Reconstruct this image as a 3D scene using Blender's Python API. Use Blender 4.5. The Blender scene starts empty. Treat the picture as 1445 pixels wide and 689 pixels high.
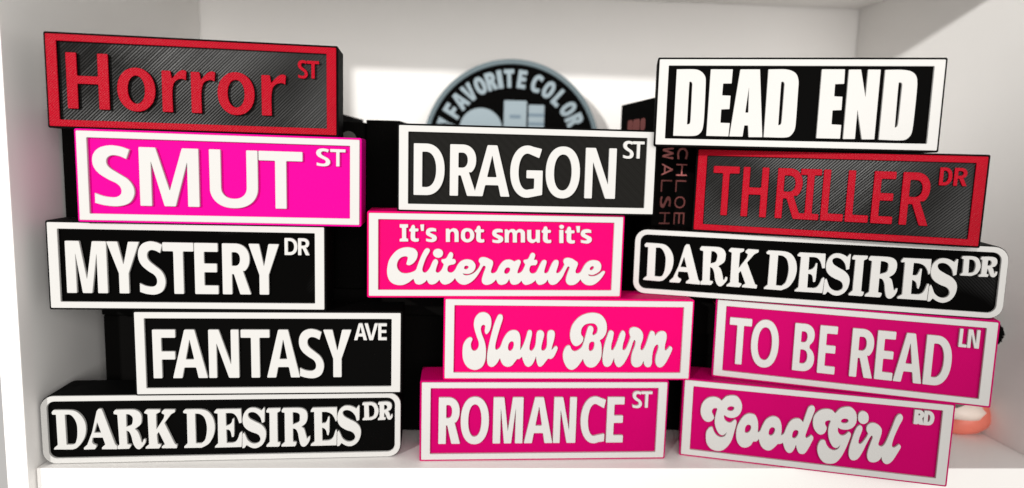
import bpy, bmesh, math, random
from mathutils import Vector, Matrix
import numpy as np
U = 0.001                                   # everything below is in millimetres
scene = bpy.context.scene
col = scene.collection
random.seed(4)

# ------------------------------------------------------------------ camera
F_PX, PITCH, ROLL, CAM_Z, CAM_Y = 958.570, 0.123013, 0.027595, 285.750, 500.000
cd = bpy.data.cameras.new('camera')
cam = bpy.data.objects.new('camera', cd)
col.objects.link(cam)
cd.sensor_width = 36.0
cd.lens = 36.0 * F_PX / 1445.0
cd.clip_start = 0.01
cd.clip_end = 60
cam.location = (0, -CAM_Y * U, CAM_Z * U)
cam.matrix_world = (Matrix.Translation(cam.location) @ Matrix.Rotation(math.pi / 2 - PITCH, 4, 'X')
                    @ Matrix.Rotation(ROLL, 4, 'Z'))
cd.dof.use_dof = True
cd.dof.focus_distance = 0.613
cd.dof.aperture_fstop = 2.5
scene.camera = cam

# ------------------------------------------------------------------ world, lights, exposure
world = bpy.data.worlds.new('World')
scene.world = world
world.use_nodes = True
bg = world.node_tree.nodes['Background']
bg.inputs[0].default_value = (1.0, 0.97, 0.93, 1)
bg.inputs[1].default_value = 0.53

SUN_DIR = Vector((0.515, 1.0, -0.30)).normalized()      # daylight from a window high on the left
def key_light():
    # the patch of window light ends on a soft line running from bottom centre to the right wall
    d = SUN_DIR
    a = Vector((52.0, 125.0, -4.2)); b = Vector((428.9, 108.0, 247.8))
    t = b - a
    t = (t - d * t.dot(d)).normalized()
    nrm = t.cross(d)
    if nrm.x > 0: nrm = -nrm                               # towards upper left
    R = 1300.0
    c = (a + b) / 2 + nrm * R
    L = 8000.0
    ld = bpy.data.lights.new('window_light', 'SPOT')
    ld.energy = 2150
    ld.color = (1.0, 0.985, 0.955)
    ld.shadow_soft_size = 0.13
    ld.spot_size = 2 * math.atan((R + 35) / L)
    ld.spot_blend = 0.13
    o = bpy.data.objects.new('window_light', ld)
    src = Vector((0, 120, 300)) - d * L
    o.location = src * U
    o.rotation_euler = (c - src).to_track_quat('-Z', 'Y').to_euler()
    col.objects.link(o)
key_light()
ad = bpy.data.lights.new('room_light', 'AREA')             # broad pale light of the room behind the camera
ad.shape = 'RECTANGLE'; ad.size = 1.8; ad.size_y = 1.1
ad.energy = 37
ad.color = (1.0, 0.975, 0.945)
ao = bpy.data.objects.new('room_light', ad)
ao.location = (0.45, -2.1, 0.60)
ao.rotation_euler = (Vector((0, 0.1, 0.2)) - Vector(ao.location)).to_track_quat('-Z', 'Y').to_euler()
col.objects.link(ao)

vs = scene.view_settings
vs.view_transform = 'Standard'; vs.look = 'None'; vs.exposure = 0.0; vs.gamma = 1.0
scene.cycles.max_bounces = 8
scene.cycles.diffuse_bounces = 5

# ------------------------------------------------------------------ materials
def mat(name, color, rough=0.5, spec=0.3, lines=0.0, period=1.0, angle=45, noise=0.0, mottle=0.0, spec_noise=None, aniso=0):
    m = bpy.data.materials.new(name); m.use_nodes = True
    nt = m.node_tree; N = nt.nodes; Lk = nt.links
    b = N['Principled BSDF']
    b.inputs['Roughness'].default_value = rough
    b.inputs['Specular IOR Level'].default_value = spec
    tc = N.new('ShaderNodeTexCoord')
    if mottle:
        n = N.new('ShaderNodeTexNoise'); n.inputs['Scale'].default_value = 14; n.inputs['Detail'].default_value = 5
        Lk.new(tc.outputs['Object'], n.inputs['Vector'])
        mx = N.new('ShaderNodeMix'); mx.data_type = 'RGBA'
        mx.inputs[6].default_value = (*color, 1)
        mx.inputs[7].default_value = (*[c * (1 - mottle) for c in color], 1)
        Lk.new(n.outputs['Fac'], mx.inputs[0]); Lk.new(mx.outputs[2], b.inputs['Base Color'])
    else:
        b.inputs['Base Color'].default_value = (*color, 1)
    prev = None
    if lines:
        mp = N.new('ShaderNodeMapping'); mp.inputs['Rotation'].default_value = (0, math.radians(angle), 0)
        w = N.new('ShaderNodeTexWave'); w.wave_type = 'BANDS'; w.bands_direction = 'X'
        w.inputs['Scale'].default_value = 2 * math.pi / (20 * period * U)
        w.inputs['Distortion'].default_value = 0.0
        Lk.new(tc.outputs['Object'], mp.inputs[0]); Lk.new(mp.outputs[0], w.inputs[0])
        bp = N.new('ShaderNodeBump'); bp.inputs['Distance'].default_value = 0.0003
        bp.inputs['Strength'].default_value = lines
        Lk.new(w.outputs['Fac'], bp.inputs['Height'])
        prev = bp
    if noise:
        n2 = N.new('ShaderNodeTexNoise'); n2.inputs['Scale'].default_value = 650; n2.inputs['Detail'].default_value = 2
        Lk.new(tc.outputs['Object'], n2.inputs['Vector'])
        b2 = N.new('ShaderNodeBump'); b2.inputs['Distance'].default_value = 0.0002; b2.inputs['Strength'].default_value = noise
        Lk.new(n2.outputs['Fac'], b2.inputs['Height'])
        if prev: Lk.new(prev.outputs[0], b2.inputs['Normal'])
        prev = b2
    if prev: Lk.new(prev.outputs[0], b.inputs['Normal'])
    if spec_noise:
        n3 = N.new('ShaderNodeTexNoise'); n3.inputs['Scale'].default_value = 8; n3.inputs['Detail'].default_value = 1.5
        Lk.new(tc.outputs['Object'], n3.inputs['Vector'])
        m3 = N.new('ShaderNodeMapRange'); m3.inputs[1].default_value = 0.38; m3.inputs[2].default_value = 0.68
        m3.inputs[3].default_value = spec_noise[0]; m3.inputs[4].default_value = spec_noise[1]
        Lk.new(n3.outputs['Fac'], m3.inputs[0]); Lk.new(m3.outputs[0], b.inputs['Specular IOR Level'])
    return m

M = {}
M['black'] = mat('black_plastic', (0.0018, 0.0017, 0.0016), 0.6, 0.012, lines=0.25, period=1.4, angle=45)
M['black_side'] = mat('black_plastic_sides', (0.0025, 0.0025, 0.0024), 0.6, 0.02, lines=0.2, period=0.9, angle=90)
M['gloss_black'] = mat('ridged_black_plastic', (0.005, 0.0047, 0.0043), 0.33, 0.2, noise=0.25, angle=-45, spec_noise=(0.04, 0.30))
M['semi_black'] = mat('satin_black_plastic', (0.002, 0.0019, 0.0018), 0.38, 0.2, noise=0.2, spec_noise=(-0.2, 0.16))
M['dull_black'] = mat('dull_black_plastic', (0.0085, 0.008, 0.007), 0.6, 0.05, lines=0.25, period=1.5, angle=45)
M['white'] = mat('white_plastic', (0.53, 0.523, 0.508), 0.48, 0.2, lines=0.10, period=1.2, angle=45, noise=0.06, mottle=0.05)
M['red'] = mat('red_plastic', (0.42, 0.001, 0.013), 0.28, 0.09, lines=1.2, period=1.6, angle=-45, noise=0.7, mottle=0.3)
M['magenta'] = mat('magenta_plastic', (0.66, 0.0, 0.24), 0.5, 0.03, lines=0.35, period=1.3, angle=45, mottle=0.06)
M['pink'] = mat('hot_pink_plastic', (0.66, 0.0, 0.125), 0.48, 0.035, lines=0.35, period=1.3, angle=45, mottle=0.13)
M['rose'] = mat('rose_pink_plastic', (0.48, 0.0, 0.11), 0.48, 0.03, lines=0.35, period=1.3, angle=45, mottle=0.16)
M['shelf'] = mat('white_laminate', (0.885, 0.868, 0.846), 0.42, 0.3, noise=0.04, mottle=0.03)
M['book'] = mat('matt_black_cover', (0.003, 0.0028, 0.0026), 0.75, 0.015, noise=0.1)
M['pages'] = mat('paper_edges', (0.55, 0.50, 0.42), 0.9, 0.05, lines=0.3, period=0.5, angle=90)
M['foil'] = mat('rose_foil_print', (0.55, 0.17, 0.16), 0.5, 0.3)
M['foil_dim'] = mat('shaded_rose_foil_print', (0.20, 0.06, 0.055), 0.6, 0.2)  # darker copy of the foil, with shade put into the colour
M['blue_print'] = mat('dark_blue_print', (0.004, 0.05, 0.11), 0.6, 0.1)
M['painted_sheen'] = mat('painted_sheen', (0.10, 0.095, 0.085), 0.7, 0.1)  # grey of a glossy reflection, put into the colour
M['bluegrey'] = mat('blue_grey_plastic', (0.30, 0.37, 0.41), 0.5, 0.2, mottle=0.1)
M['disc_rim'] = mat('slate_blue_rim_plastic', (0.13, 0.175, 0.195), 0.5, 0.2, mottle=0.1)
M['bluegrey_dark'] = mat('dull_blue_grey_plastic', (0.15, 0.21, 0.26), 0.5, 0.25)
M['coral'] = mat('coral_vinyl', (0.80, 0.21, 0.15), 0.4, 0.25, mottle=0.15)
M['cream'] = mat('cream_vinyl', (0.80, 0.70, 0.62), 0.4, 0.3)
M['greygreen'] = mat('grey_green_vinyl', (0.12, 0.12, 0.10), 0.5, 0.3)

# ------------------------------------------------------------------ helpers
def link(name, me, m=None, parent=None, kind=None, label=None):
    o = bpy.data.objects.new(name, me); col.objects.link(o)
    if m is not None and not me.materials: me.materials.append(m)
    if parent is not None: o.parent = parent
    if kind: o['kind'] = kind
    if label: o['label'] = label
    return o

def thing(name, loc, label, cat, group=None, rot=(0, 0, 0)):
    o = bpy.data.objects.new(name, None); col.objects.link(o)
    o.empty_display_size = 0.02
    o.location = Vector(loc) * U; o.rotation_euler = rot
    o['label'] = label; o['category'] = cat
    if group: o['group'] = group
    return o

def parse(s, default='c'):
    r = []
    for t in s.split():
        f = default
        if t[-1] in 'cs': f = t[-1]; t = t[:-1]
        x, y = t.split(','); r.append((float(x), float(y), f))
    return r

def smooth(pts, fillet=0.45, step=0.8):
    """closed outline: Catmull-Rom through the 's' points, straight runs between corners, corners slightly rounded"""
    n = len(pts); out = []
    P = [np.array(p[:2]) for p in pts]
    fl = [p[2] for p in pts]
    for i in range(n):
        a, b = P[i], P[(i + 1) % n]; fa, fb = fl[i], fl[(i + 1) % n]
        out.append((a, fa == 'c'))
        if fa == 'c' and fb == 'c': continue
        ta = (b - P[i - 1]) * 0.5 if fa == 's' else (b - a)
        tb = (P[(i + 2) % n] - a) * 0.5 if fb == 's' else (b - a)
        L = np.linalg.norm(b - a)
        la, lb = np.linalg.norm(ta) + 1e-9, np.linalg.norm(tb) + 1e-9
        ta = ta / la * min(la, 1.2 * L); tb = tb / lb * min(lb, 1.2 * L)
        k = max(2, int(L / step) + 1)
        for j in range(1, k):
            t = j / k
            q = ((2*t**3 - 3*t**2 + 1) * a + (t**3 - 2*t**2 + t) * ta + (-2*t**3 + 3*t**2) * b + (t**3 - t**2) * tb)
            out.append((q, False))
    res = []; n = len(out)
    for i in range(n):
        q, c = out[i]
        if not c: res.append(q); continue
        p, r = out[i - 1][0], out[(i + 1) % n][0]
        lp, lr = np.linalg.norm(p - q), np.linalg.norm(r - q)
        if lp < 1e-6 or lr < 1e-6: continue
        dp, dr = (p - q) / lp, (r - q) / lr
        if dp @ dr < -0.93: res.append(q); continue
        e = min(fillet, lp * 0.45, lr * 0.45)
        A, B = q + dp * e, q + dr * e
        for t in (0, 0.33, 0.67, 1): res.append((1-t)**2 * A + 2*t*(1-t) * q + t*t * B)
    return res

def solid(name, loops, y0, y1, m, parent, bevel=0.3, label=None, xf=None, base=None):
    """outline loops in the u,v plane (mm), extruded from depth y0 (front) to y1 (back)"""
    cu = bpy.data.curves.new('outline', 'CURVE'); cu.dimensions = '2D'; cu.fill_mode = 'BOTH'
    for lp in loops:
        s = cu.splines.new('POLY'); s.points.add(len(lp) - 1)
        for i, p in enumerate(lp): s.points[i].co = (p[0], p[1], 0, 1)
        s.use_cyclic_u = True
    h = (y1 - y0) / 2
    cu.extrude = max(h - bevel, 0.01); cu.bevel_depth = bevel; cu.bevel_resolution = 1
    cu.offset = -bevel
    tmp = bpy.data.objects.new('outline', cu); col.objects.link(tmp)
    dg = bpy.context.evaluated_depsgraph_get(); dg.update()
    me = bpy.data.meshes.new_from_object(tmp.evaluated_get(dg))
    bpy.data.objects.remove(tmp); bpy.data.curves.remove(cu)
    me.name = name; me.materials.clear()
    n = len(me.vertices); co = np.empty(n * 3); me.vertices.foreach_get('co', co); co = co.reshape(-1, 3)
    v = np.empty_like(co)
    v[:, 0] = co[:, 0]; v[:, 1] = (y0 + h) - co[:, 2]; v[:, 2] = co[:, 1]
    if xf is not None: v = xf(v)
    me.vertices.foreach_set('co', (v * U).ravel()); me.update()
    bm = bmesh.new(); bm.from_mesh(me); bmesh.ops.remove_doubles(bm, verts=bm.verts, dist=1e-7)
    bmesh.ops.recalc_face_normals(bm, faces=bm.faces); bm.to_mesh(me); bm.free()
    me.polygons.foreach_set('use_smooth', [True] * len(me.polygons))
    me.set_sharp_from_angle(angle=math.radians(15))
    o = link(name, me, m, parent, label=label)
    if base:                                            # lower layers printed in the other filament
        me.materials.append(base[1])
        q = solid(name, loops, base[0], base[2], base[1], None, bevel=0.05)
        bm = bmesh.new(); bm.from_mesh(me); k = len(bm.faces); bm.from_mesh(q.data); bm.faces.ensure_lookup_table()
        for f in bm.faces[k:]: f.material_index = 1
        bm.to_mesh(me); bm.free(); dead = q.data; bpy.data.objects.remove(q); bpy.data.meshes.remove(dead)
    return o

def rrect(u0, v0, u1, v1, r=0.0, seg=6):
    if r <= 0: return [(u0, v0), (u1, v0), (u1, v1), (u0, v1)]
    out = []
    for cx, cy, a in ((u1 - r, v0 + r, -90), (u1 - r, v1 - r, 0), (u0 + r, v1 - r, 90), (u0 + r, v0 + r, 180)):
        for k in range(seg + 1):
            t = math.radians(a + 90 * k / seg); out.append((cx + r * math.cos(t), cy + r * math.sin(t)))
    return out

def box_mesh(name, x0, y0, z0, x1, y1, z1, bevel=0.0, seg=2):
    bm = bmesh.new()
    bmesh.ops.create_cube(bm, size=1)
    for v in bm.verts:
        v.co = Vector(((x0 + x1) / 2 + v.co.x * (x1 - x0), (y0 + y1) / 2 + v.co.y * (y1 - y0), (z0 + z1) / 2 + v.co.z * (z1 - z0))) * U
    if bevel: bmesh.ops.bevel(bm, geom=bm.edges[:], offset=bevel * U, segments=seg, affect='EDGES', profile=0.5)
    me = bpy.data.meshes.new(name); bm.to_mesh(me); bm.free()
    return me

# ------------------------------------------------------------------ letter shapes (upright sans, outline per glyph)
def arc(cx, cy, rx, ry, a0, a1, n=14, p=2.25):
    r = []
    for k in range(n + 1):
        a = math.radians(a0 + (a1 - a0) * k / n); c, s = math.cos(a), math.sin(a)
        r.append((cx + rx * math.copysign(abs(c) ** (2 / p), c), cy + ry * math.copysign(abs(s) ** (2 / p), s), 'x'))
    return r
def C(*p): return [(x, y, 'c') for x, y in p]

def stroke(pts, th):
    """constant outline round a smooth centre line, butt ends; th may be a list"""
    n = len(pts); L = []; R = []
    for i, (x, y) in enumerate(pts):
        a = pts[max(i - 1, 0)]; b = pts[min(i + 1, n - 1)]
        dx, dy = b[0] - a[0], b[1] - a[1]; l = math.hypot(dx, dy)
        t = th[i] if isinstance(th, list) else th
        nx, ny = -dy / l * t / 2, dx / l * t / 2
        L.append((x + nx, y + ny, 'c' if i in (0, n - 1) else 'x')); R.append((x - nx, y - ny, 'c' if i in (0, n - 1) else 'x'))
    return L + R[::-1]

def glyph(ch, w, h, tv, th):
    """returns loops, lower left at 0,0"""
    if ch == 'T': return [C((w/2-tv/2, 0), (w/2+tv/2, 0), (w/2+tv/2, h-th), (w, h-th), (w, h), (0, h), (0, h-th), (w/2-tv/2, h-th))]
    if ch == 'L': return [C((0, 0), (w, 0), (w, th), (tv, th), (tv, h), (0, h))]
    if ch == 'l': return [C((0, 0), (w, 0), (w, h), (0, h))]
    if ch == 'I':
        a, b = (w - tv) / 2, (w + tv) / 2
        return [C((0, 0), (w, 0), (w, th*.85), (b, th*.85), (b, h-th*.85), (w, h-th*.85), (w, h), (0, h), (0, h-th*.85), (a, h-th*.85), (a, th*.85), (0, th*.85))]
    if ch == 'H':
        m = h * .52
        return [C((0, 0), (tv, 0), (tv, m-th/2), (w-tv, m-th/2), (w-tv, 0), (w, 0), (w, h), (w-tv, h), (w-tv, m+th/2), (tv, m+th/2), (tv, h), (0, h))]
    if ch == 'E':
        m = h * .515
        return [C((0, 0), (w, 0), (w, th), (tv, th), (tv, m-th/2), (w*.95, m-th/2), (w*.95, m+th/2), (tv, m+th/2), (tv, h-th), (w, h-th), (w, h), (0, h))]
    if ch == 'F':
        m = h * .47
        return [C((0, 0), (tv, 0), (tv, m-th/2), (w*.97, m-th/2), (w*.97, m+th/2), (tv, m+th/2), (tv, h-th), (w, h-th), (w, h), (0, h))]
    if ch == 'M':
        k = 1.42 * tv
        return [C((0, 0), (tv, 0), (tv, h*.76), (w/2-.48*tv, 0), (w/2+.48*tv, 0), (w-tv, h*.76), (w-tv, 0), (w, 0), (w, h), (w-k, h), (w/2, h*.27), (k, h), (0, h))]
    if ch == 'N':
        k = 1.2 * tv
        return [C((0, 0), (tv*.92, 0), (tv*.92, h*.72), (w-k, 0), (w, 0), (w, h), (w-tv*.92, h), (w-tv*.92, h*.28), (k, h), (0, h))]
    if ch == 'V': return [C((w/2-.56*tv, 0), (w/2+.56*tv, 0), (w, h), (w-1.08*tv, h), (w/2, h*.24), (1.08*tv, h), (0, h))]
    if ch == 'Y': return [C((w/2-tv/2, 0), (w/2+tv/2, 0), (w/2+tv/2, h*.39), (w, h), (w-1.12*tv, h), (w/2, h*.56), (1.12*tv, h), (0, h), (w/2-tv/2, h*.39))]
    if ch == 'A':
        g = 1.08 * tv; ap = .58 * tv; b0, b1 = h*.22, h*.22 + th
        def inner(y):                       # inner edge of the right leg
            return (w - g) + (w/2 + .0 - (w - g)) * (y / (h * .80))
        return [C((0, 0), (g, 0), (w-inner(b0), b0), (inner(b0), b0), (w-g, 0), (w, 0), (w/2+ap, h), (w/2-ap, h)),
                C((w-inner(b1), b1), (inner(b1), b1), (w/2, h*.80))]
    if ch in 'Oo':
        p = 2.2 if ch == 'O' else 2.1
        return [arc(w/2, h/2, w/2, h/2, 0, 354, 40, p), arc(w/2, h/2, w/2-tv, h/2-th, 0, 350, 30, p)]
    if ch == 'D':
        return [C((0, 0)) + [(w*.38, 0, 'x')] + arc(w*.40, h/2, w*.60, h/2, -86, 86, 20, 2.2) + [(w*.38, h, 'x')] + C((0, h)),
                C((tv, th)) + [(w*.40, th, 'x')] + arc(w*.40, h/2, w*.60-tv, h/2-th, -84, 84, 14, 2.2) + [(w*.40, h-th, 'x')] + C((tv, h-th))]
    if ch == 'R':
        m = h * .40; r = (h - m) / 2; cx = w * .45; wr = w * .96 - cx
        return [C((0, 0), (tv, 0), (tv, m), (w*.40, m), (w-1.15*tv, 0), (w, 0), (w*.40+tv*.95, m+th*.42)) + arc(cx, m+r, wr, r, -52, 88, 14, 2.2) + C((0, h)),
                C((tv, m+th*.95)) + [(cx, m+th*.95, 'x')] + arc(cx, m+th*.95+(h-m-th*1.95)/2, max(wr-tv, .5), (h-m-th*1.95)/2, -84, 84, 10, 2.2) + [(cx, h-th, 'x')] + C((tv, h-th))]
    if ch == 'B':
        m = h * .53; cx = w * .45
        return [C((0, 0)) + arc(cx, m/2, w-cx, m/2, -88, 60, 12, 2.2) + arc(cx, (h+m)/2, w*.94-cx, (h-m)/2, -55, 88, 12, 2.2) + C((0, h)),
                C((tv, th)) + arc(cx, (m-th*.45+th)/2, max(w-cx-tv, .5), (m-th*.45-th)/2, -88, 88, 10, 2.2) + C((tv, m-th*.45)),
                C((tv, m+th*.5)) + arc(cx, (h-th+m+th*.5)/2, max(w*.94-cx-tv, .5), (h-th-m-th*.5)/2, -88, 88, 10, 2.2) + C((tv, h-th))]
    if ch == 'U':
        r = h * .36
        return [[(0, r, 'x')] + arc(w/2, r, w/2, r, 180, 360, 22, 2.2) + C((w, h), (w-tv, h)) + arc(w/2, r, w/2-tv, r-th, 360, 180, 18, 2.2) + C((tv, h), (0, h))]
    if ch == 'C':
        cx = w * .56
        return [C((w*.99, h*.93)) + arc(cx, h/2, cx, h/2, 72, 288, 30, 2.1) + C((w*.98, h*.04), (w*.98, h*.04+th*1.05)) + arc(cx, h/2, cx-tv, h/2-th, 286, 75, 24, 2.1) + C((w*.92, h*.93-th*1.15))]
    if ch == 'G':
        cx = w * .52; m = h * .53
        return [C((w*.96, h*.94)) + arc(cx, h/2, cx, h/2, 72, 282, 30, 2.1) + C((w, h*.06), (w, m), (w*.50, m), (w*.50, m-th), (w-tv, m-th), (w-tv, h*.06+th*.75)) + arc(cx, h/2, cx-tv, h/2-th, 282, 78, 24, 2.1) + C((w*.88, h*.94-th*1.15))]
    if ch == 'S':
        k = "158,14c 143,54c 115,43s 84,40s 63,52s 60,74s 74,93s 108,114s 148,139s 170,171s 171,205s 150,237s 105,252s 50,250s 5,240c 5,198c 46,211s 90,214s 114,201s 116,177s 99,157s 63,140s 23,114s 2,82s 3,42s 28,12s 72,-1s 118,2s"
        return [[(x / 172 * w, (251 - y) / 252 * h, f) for x, y, f in parse(k)]]
    if ch == 'r':
        return [C((0, 0), (tv, 0)) + [(tv, h*.50, 's'), (tv+.10*w, h*.72, 's'), (w*.78, h*.80, 's')] + C((w*.97, h*.77), (w, h*.985)) + [(w*.86, h*1.01, 's'), (w*.66, h*.96, 's')] + C((tv*.98, h*.80), (tv*.86, h*.98), (0, h*.98))]
    if ch == 'W': return [C((w*.16, 0), (w*.16+tv, 0), (w/2, h*.70), (w*.84-tv, 0), (w*.84, 0), (w, h), (w-tv, h), (w*.80, h*.28), (w/2+tv*.4, h), (w/2-tv*.4, h), (w*.20, h*.28), (tv, h), (0, h))]
    if ch == 'J': return [C((0, 0), (w, 0), (w, h), (0, h))]
    raise KeyError(ch)

def loops_of(g, fillet=0.5):
    return [smooth([(x, y, 'c' if f == 'c' else ('s' if f == 's' else 'c')) for x, y, f in lp], fillet) for lp in g]

def ridged_plate(name, u0, v0, u1, v1, y, m, parent, period=2.0, height=0.2, sign=1):
    """printed face: diagonal filament ridges as real relief inside the rectangle"""
    vs_, fs = [], []
    s = period * math.sqrt(2)
    def clip(c):                                        # the line v = sign*(u) + c inside the rectangle
        p = []
        for u in (u0, u1):
            v = sign * u + c
            if v0 <= v <= v1: p.append((u, v))
        for v in (v0, v1):
            u = (v - c) * sign
            if u0 < u < u1: p.append((u, v))
        p.sort(); return (p[0], p[-1]) if len(p) > 1 else None
    cs = [v - sign * u for u in (u0, u1) for v in (v0, v1)]
    c = min(cs) + 0.05; rows = []; k = 0
    while c < max(cs):
        q = clip(c)
        if q: rows.append((q, k % 2))
        c += s / 2 * (1 + random.uniform(-.04, .04)); k += 1
    for (a, b), hi in rows:
        yy = y - (height * random.uniform(.8, 1.1) if hi else 0)
        vs_ += [(a[0] * U, yy * U, a[1] * U), (b[0] * U, yy * U, b[1] * U)]
    for i in range(len(rows) - 1): fs.append((2*i, 2*i+1, 2*i+3, 2*i+2))
    me = bpy.data.meshes.new(name); me.from_pydata(vs_, [], fs); me.update()
    if sign < 0 or True:
        bm = bmesh.new(); bm.from_mesh(me)
        for f in bm.faces:
            if f.normal.y > 0: f.normal_flip()
        bm.to_mesh(me); bm.free()
    return link(name, me, m, parent)

# ------------------------------------------------------------------ bookcase
SH_L, SH_R = (-421.0, 78.0), (534.0, 136.0)            # front edge of the lower shelf board (x, y)
BK_L, BK_R = (-441.0, 470.0), (497.0, 526.0)           # where the side panels meet the back
TOP = 517.0
def prism(name, poly, z0, z1, m, parent, bevel=0.8):
    bm = bmesh.new()
    lo = [bm.verts.new(Vector((x, y, z0)) * U) for x, y in poly]; hi = [bm.verts.new(Vector((x, y, z1)) * U) for x, y in poly]
    bm.faces.new(lo[::-1]); bm.faces.new(hi); n = len(poly)
    for i in range(n): bm.faces.new((lo[i], lo[(i+1) % n], hi[(i+1) % n], hi[i]))
    bmesh.ops.recalc_face_normals(bm, faces=bm.faces)
    if bevel: bmesh.ops.bevel(bm, geom=bm.edges[:], offset=bevel * U, segments=2, affect='EDGES', profile=0.5)
    me = bpy.data.meshes.new(name); bm.to_mesh(me); bm.free()
    return link(name, me, m, parent)
case = thing('bookcase', (0, 300, 0), 'white bookcase compartment that holds all the block signs and books', 'bookcase')
case.location = (0, 0, 0)
g = 0.4
prism('shelf_board', [(SH_L[0]+g, SH_L[1]), (SH_R[0]-g, SH_R[1]), (BK_R[0]-g, BK_R[1]-g), (BK_L[0]+g, BK_L[1]-g)], -36, 0, M['shelf'], case)
prism('upper_shelf_board', [(SH_L[0]+g, SH_L[1]), (SH_R[0]-g, SH_R[1]), (BK_R[0]-g, BK_R[1]-g), (BK_L[0]+g, BK_L[1]-g)], TOP, TOP+36, M['shelf'], case)
prism('side_panel', [(-421, 68), BK_L, (BK_L[0]-18, BK_L[1]), (-439, 67)], -400, 900, M['shelf'], case)
prism('side_panel', [(535.5, 126), (553, 127), (BK_R[0]+18, BK_R[1]), BK_R], -400, 900, M['shelf'], case)
prism('back_panel', [(BK_L[0]-18, BK_L[1]+.3), (BK_R[0]+18, BK_R[1]+2.3), (BK_R[0]+18, BK_R[1]+12), (BK_L[0]-18, BK_L[1]+10)], -400, 900, M['shelf'], case)

# ------------------------------------------------------------------ signs
TV = {'horror': (8.4, 6.6), 'smut': (9.6, 8.4), 'mystery': (8.3, 7.9), 'fantasy': (7.6, 7.5), 'dragon': (7.7, 7.4),
      'romance': (7.2, 7.4), 'tbr': (6.2, 7.4), 'thriller': (6.0, 6.6), 'gg': (3.2, 3.2)}
SIGNS = {
    'darkl': (-260.48, 103.55, 0.58, 0.11312, 0.00008, 320, 63.55),
    'fantasy': (-217.99, 103.74, 66.24, 0.10970, -0.00073, 235, 76.00),
    'mystery': (-286.69, 96.55, 145.27, 0.10618, -0.00263, 235, 76.00),
    'smut': (-254.15, 93.12, 224.21, 0.12513, -0.00349, 235, 76.00),
    'horror': (-274.90, 93.92, 303.28, 0.14421, -0.00142, 235, 76.00),
    'romance': (36.47, 122.97, 1.51, 0.08535, 0.00046, 235, 76.00),
    'slow': (57.14, 126.71, 80.51, 0.08023, 0.00109, 235, 76.00),
    'clit': (-12.45, 121.84, 159.46, 0.12606, 0.00083, 235, 76.00),
    'dragon': (13.58, 123.49, 238.51, 0.08279, 0.00316, 235, 76.00),
    'gg': (287.08, 116.17, 1.50, -0.22765, 0.00103, 235, 76.00),
    'tbr': (314.11, 115.63, 80.49, -0.30030, 0.00131, 235, 76.00),
    'darkr': (275.79, 123.88, 158.66, -0.25425, 0.00154, 320, 63.55),
    'thriller': (284.50, 109.96, 224.14, -0.30864, -0.00478, 235, 76.00),
    'dead': (243.57, 105.03, 303.33, -0.17655, 0.00045, 235, 76.00),
}
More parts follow.
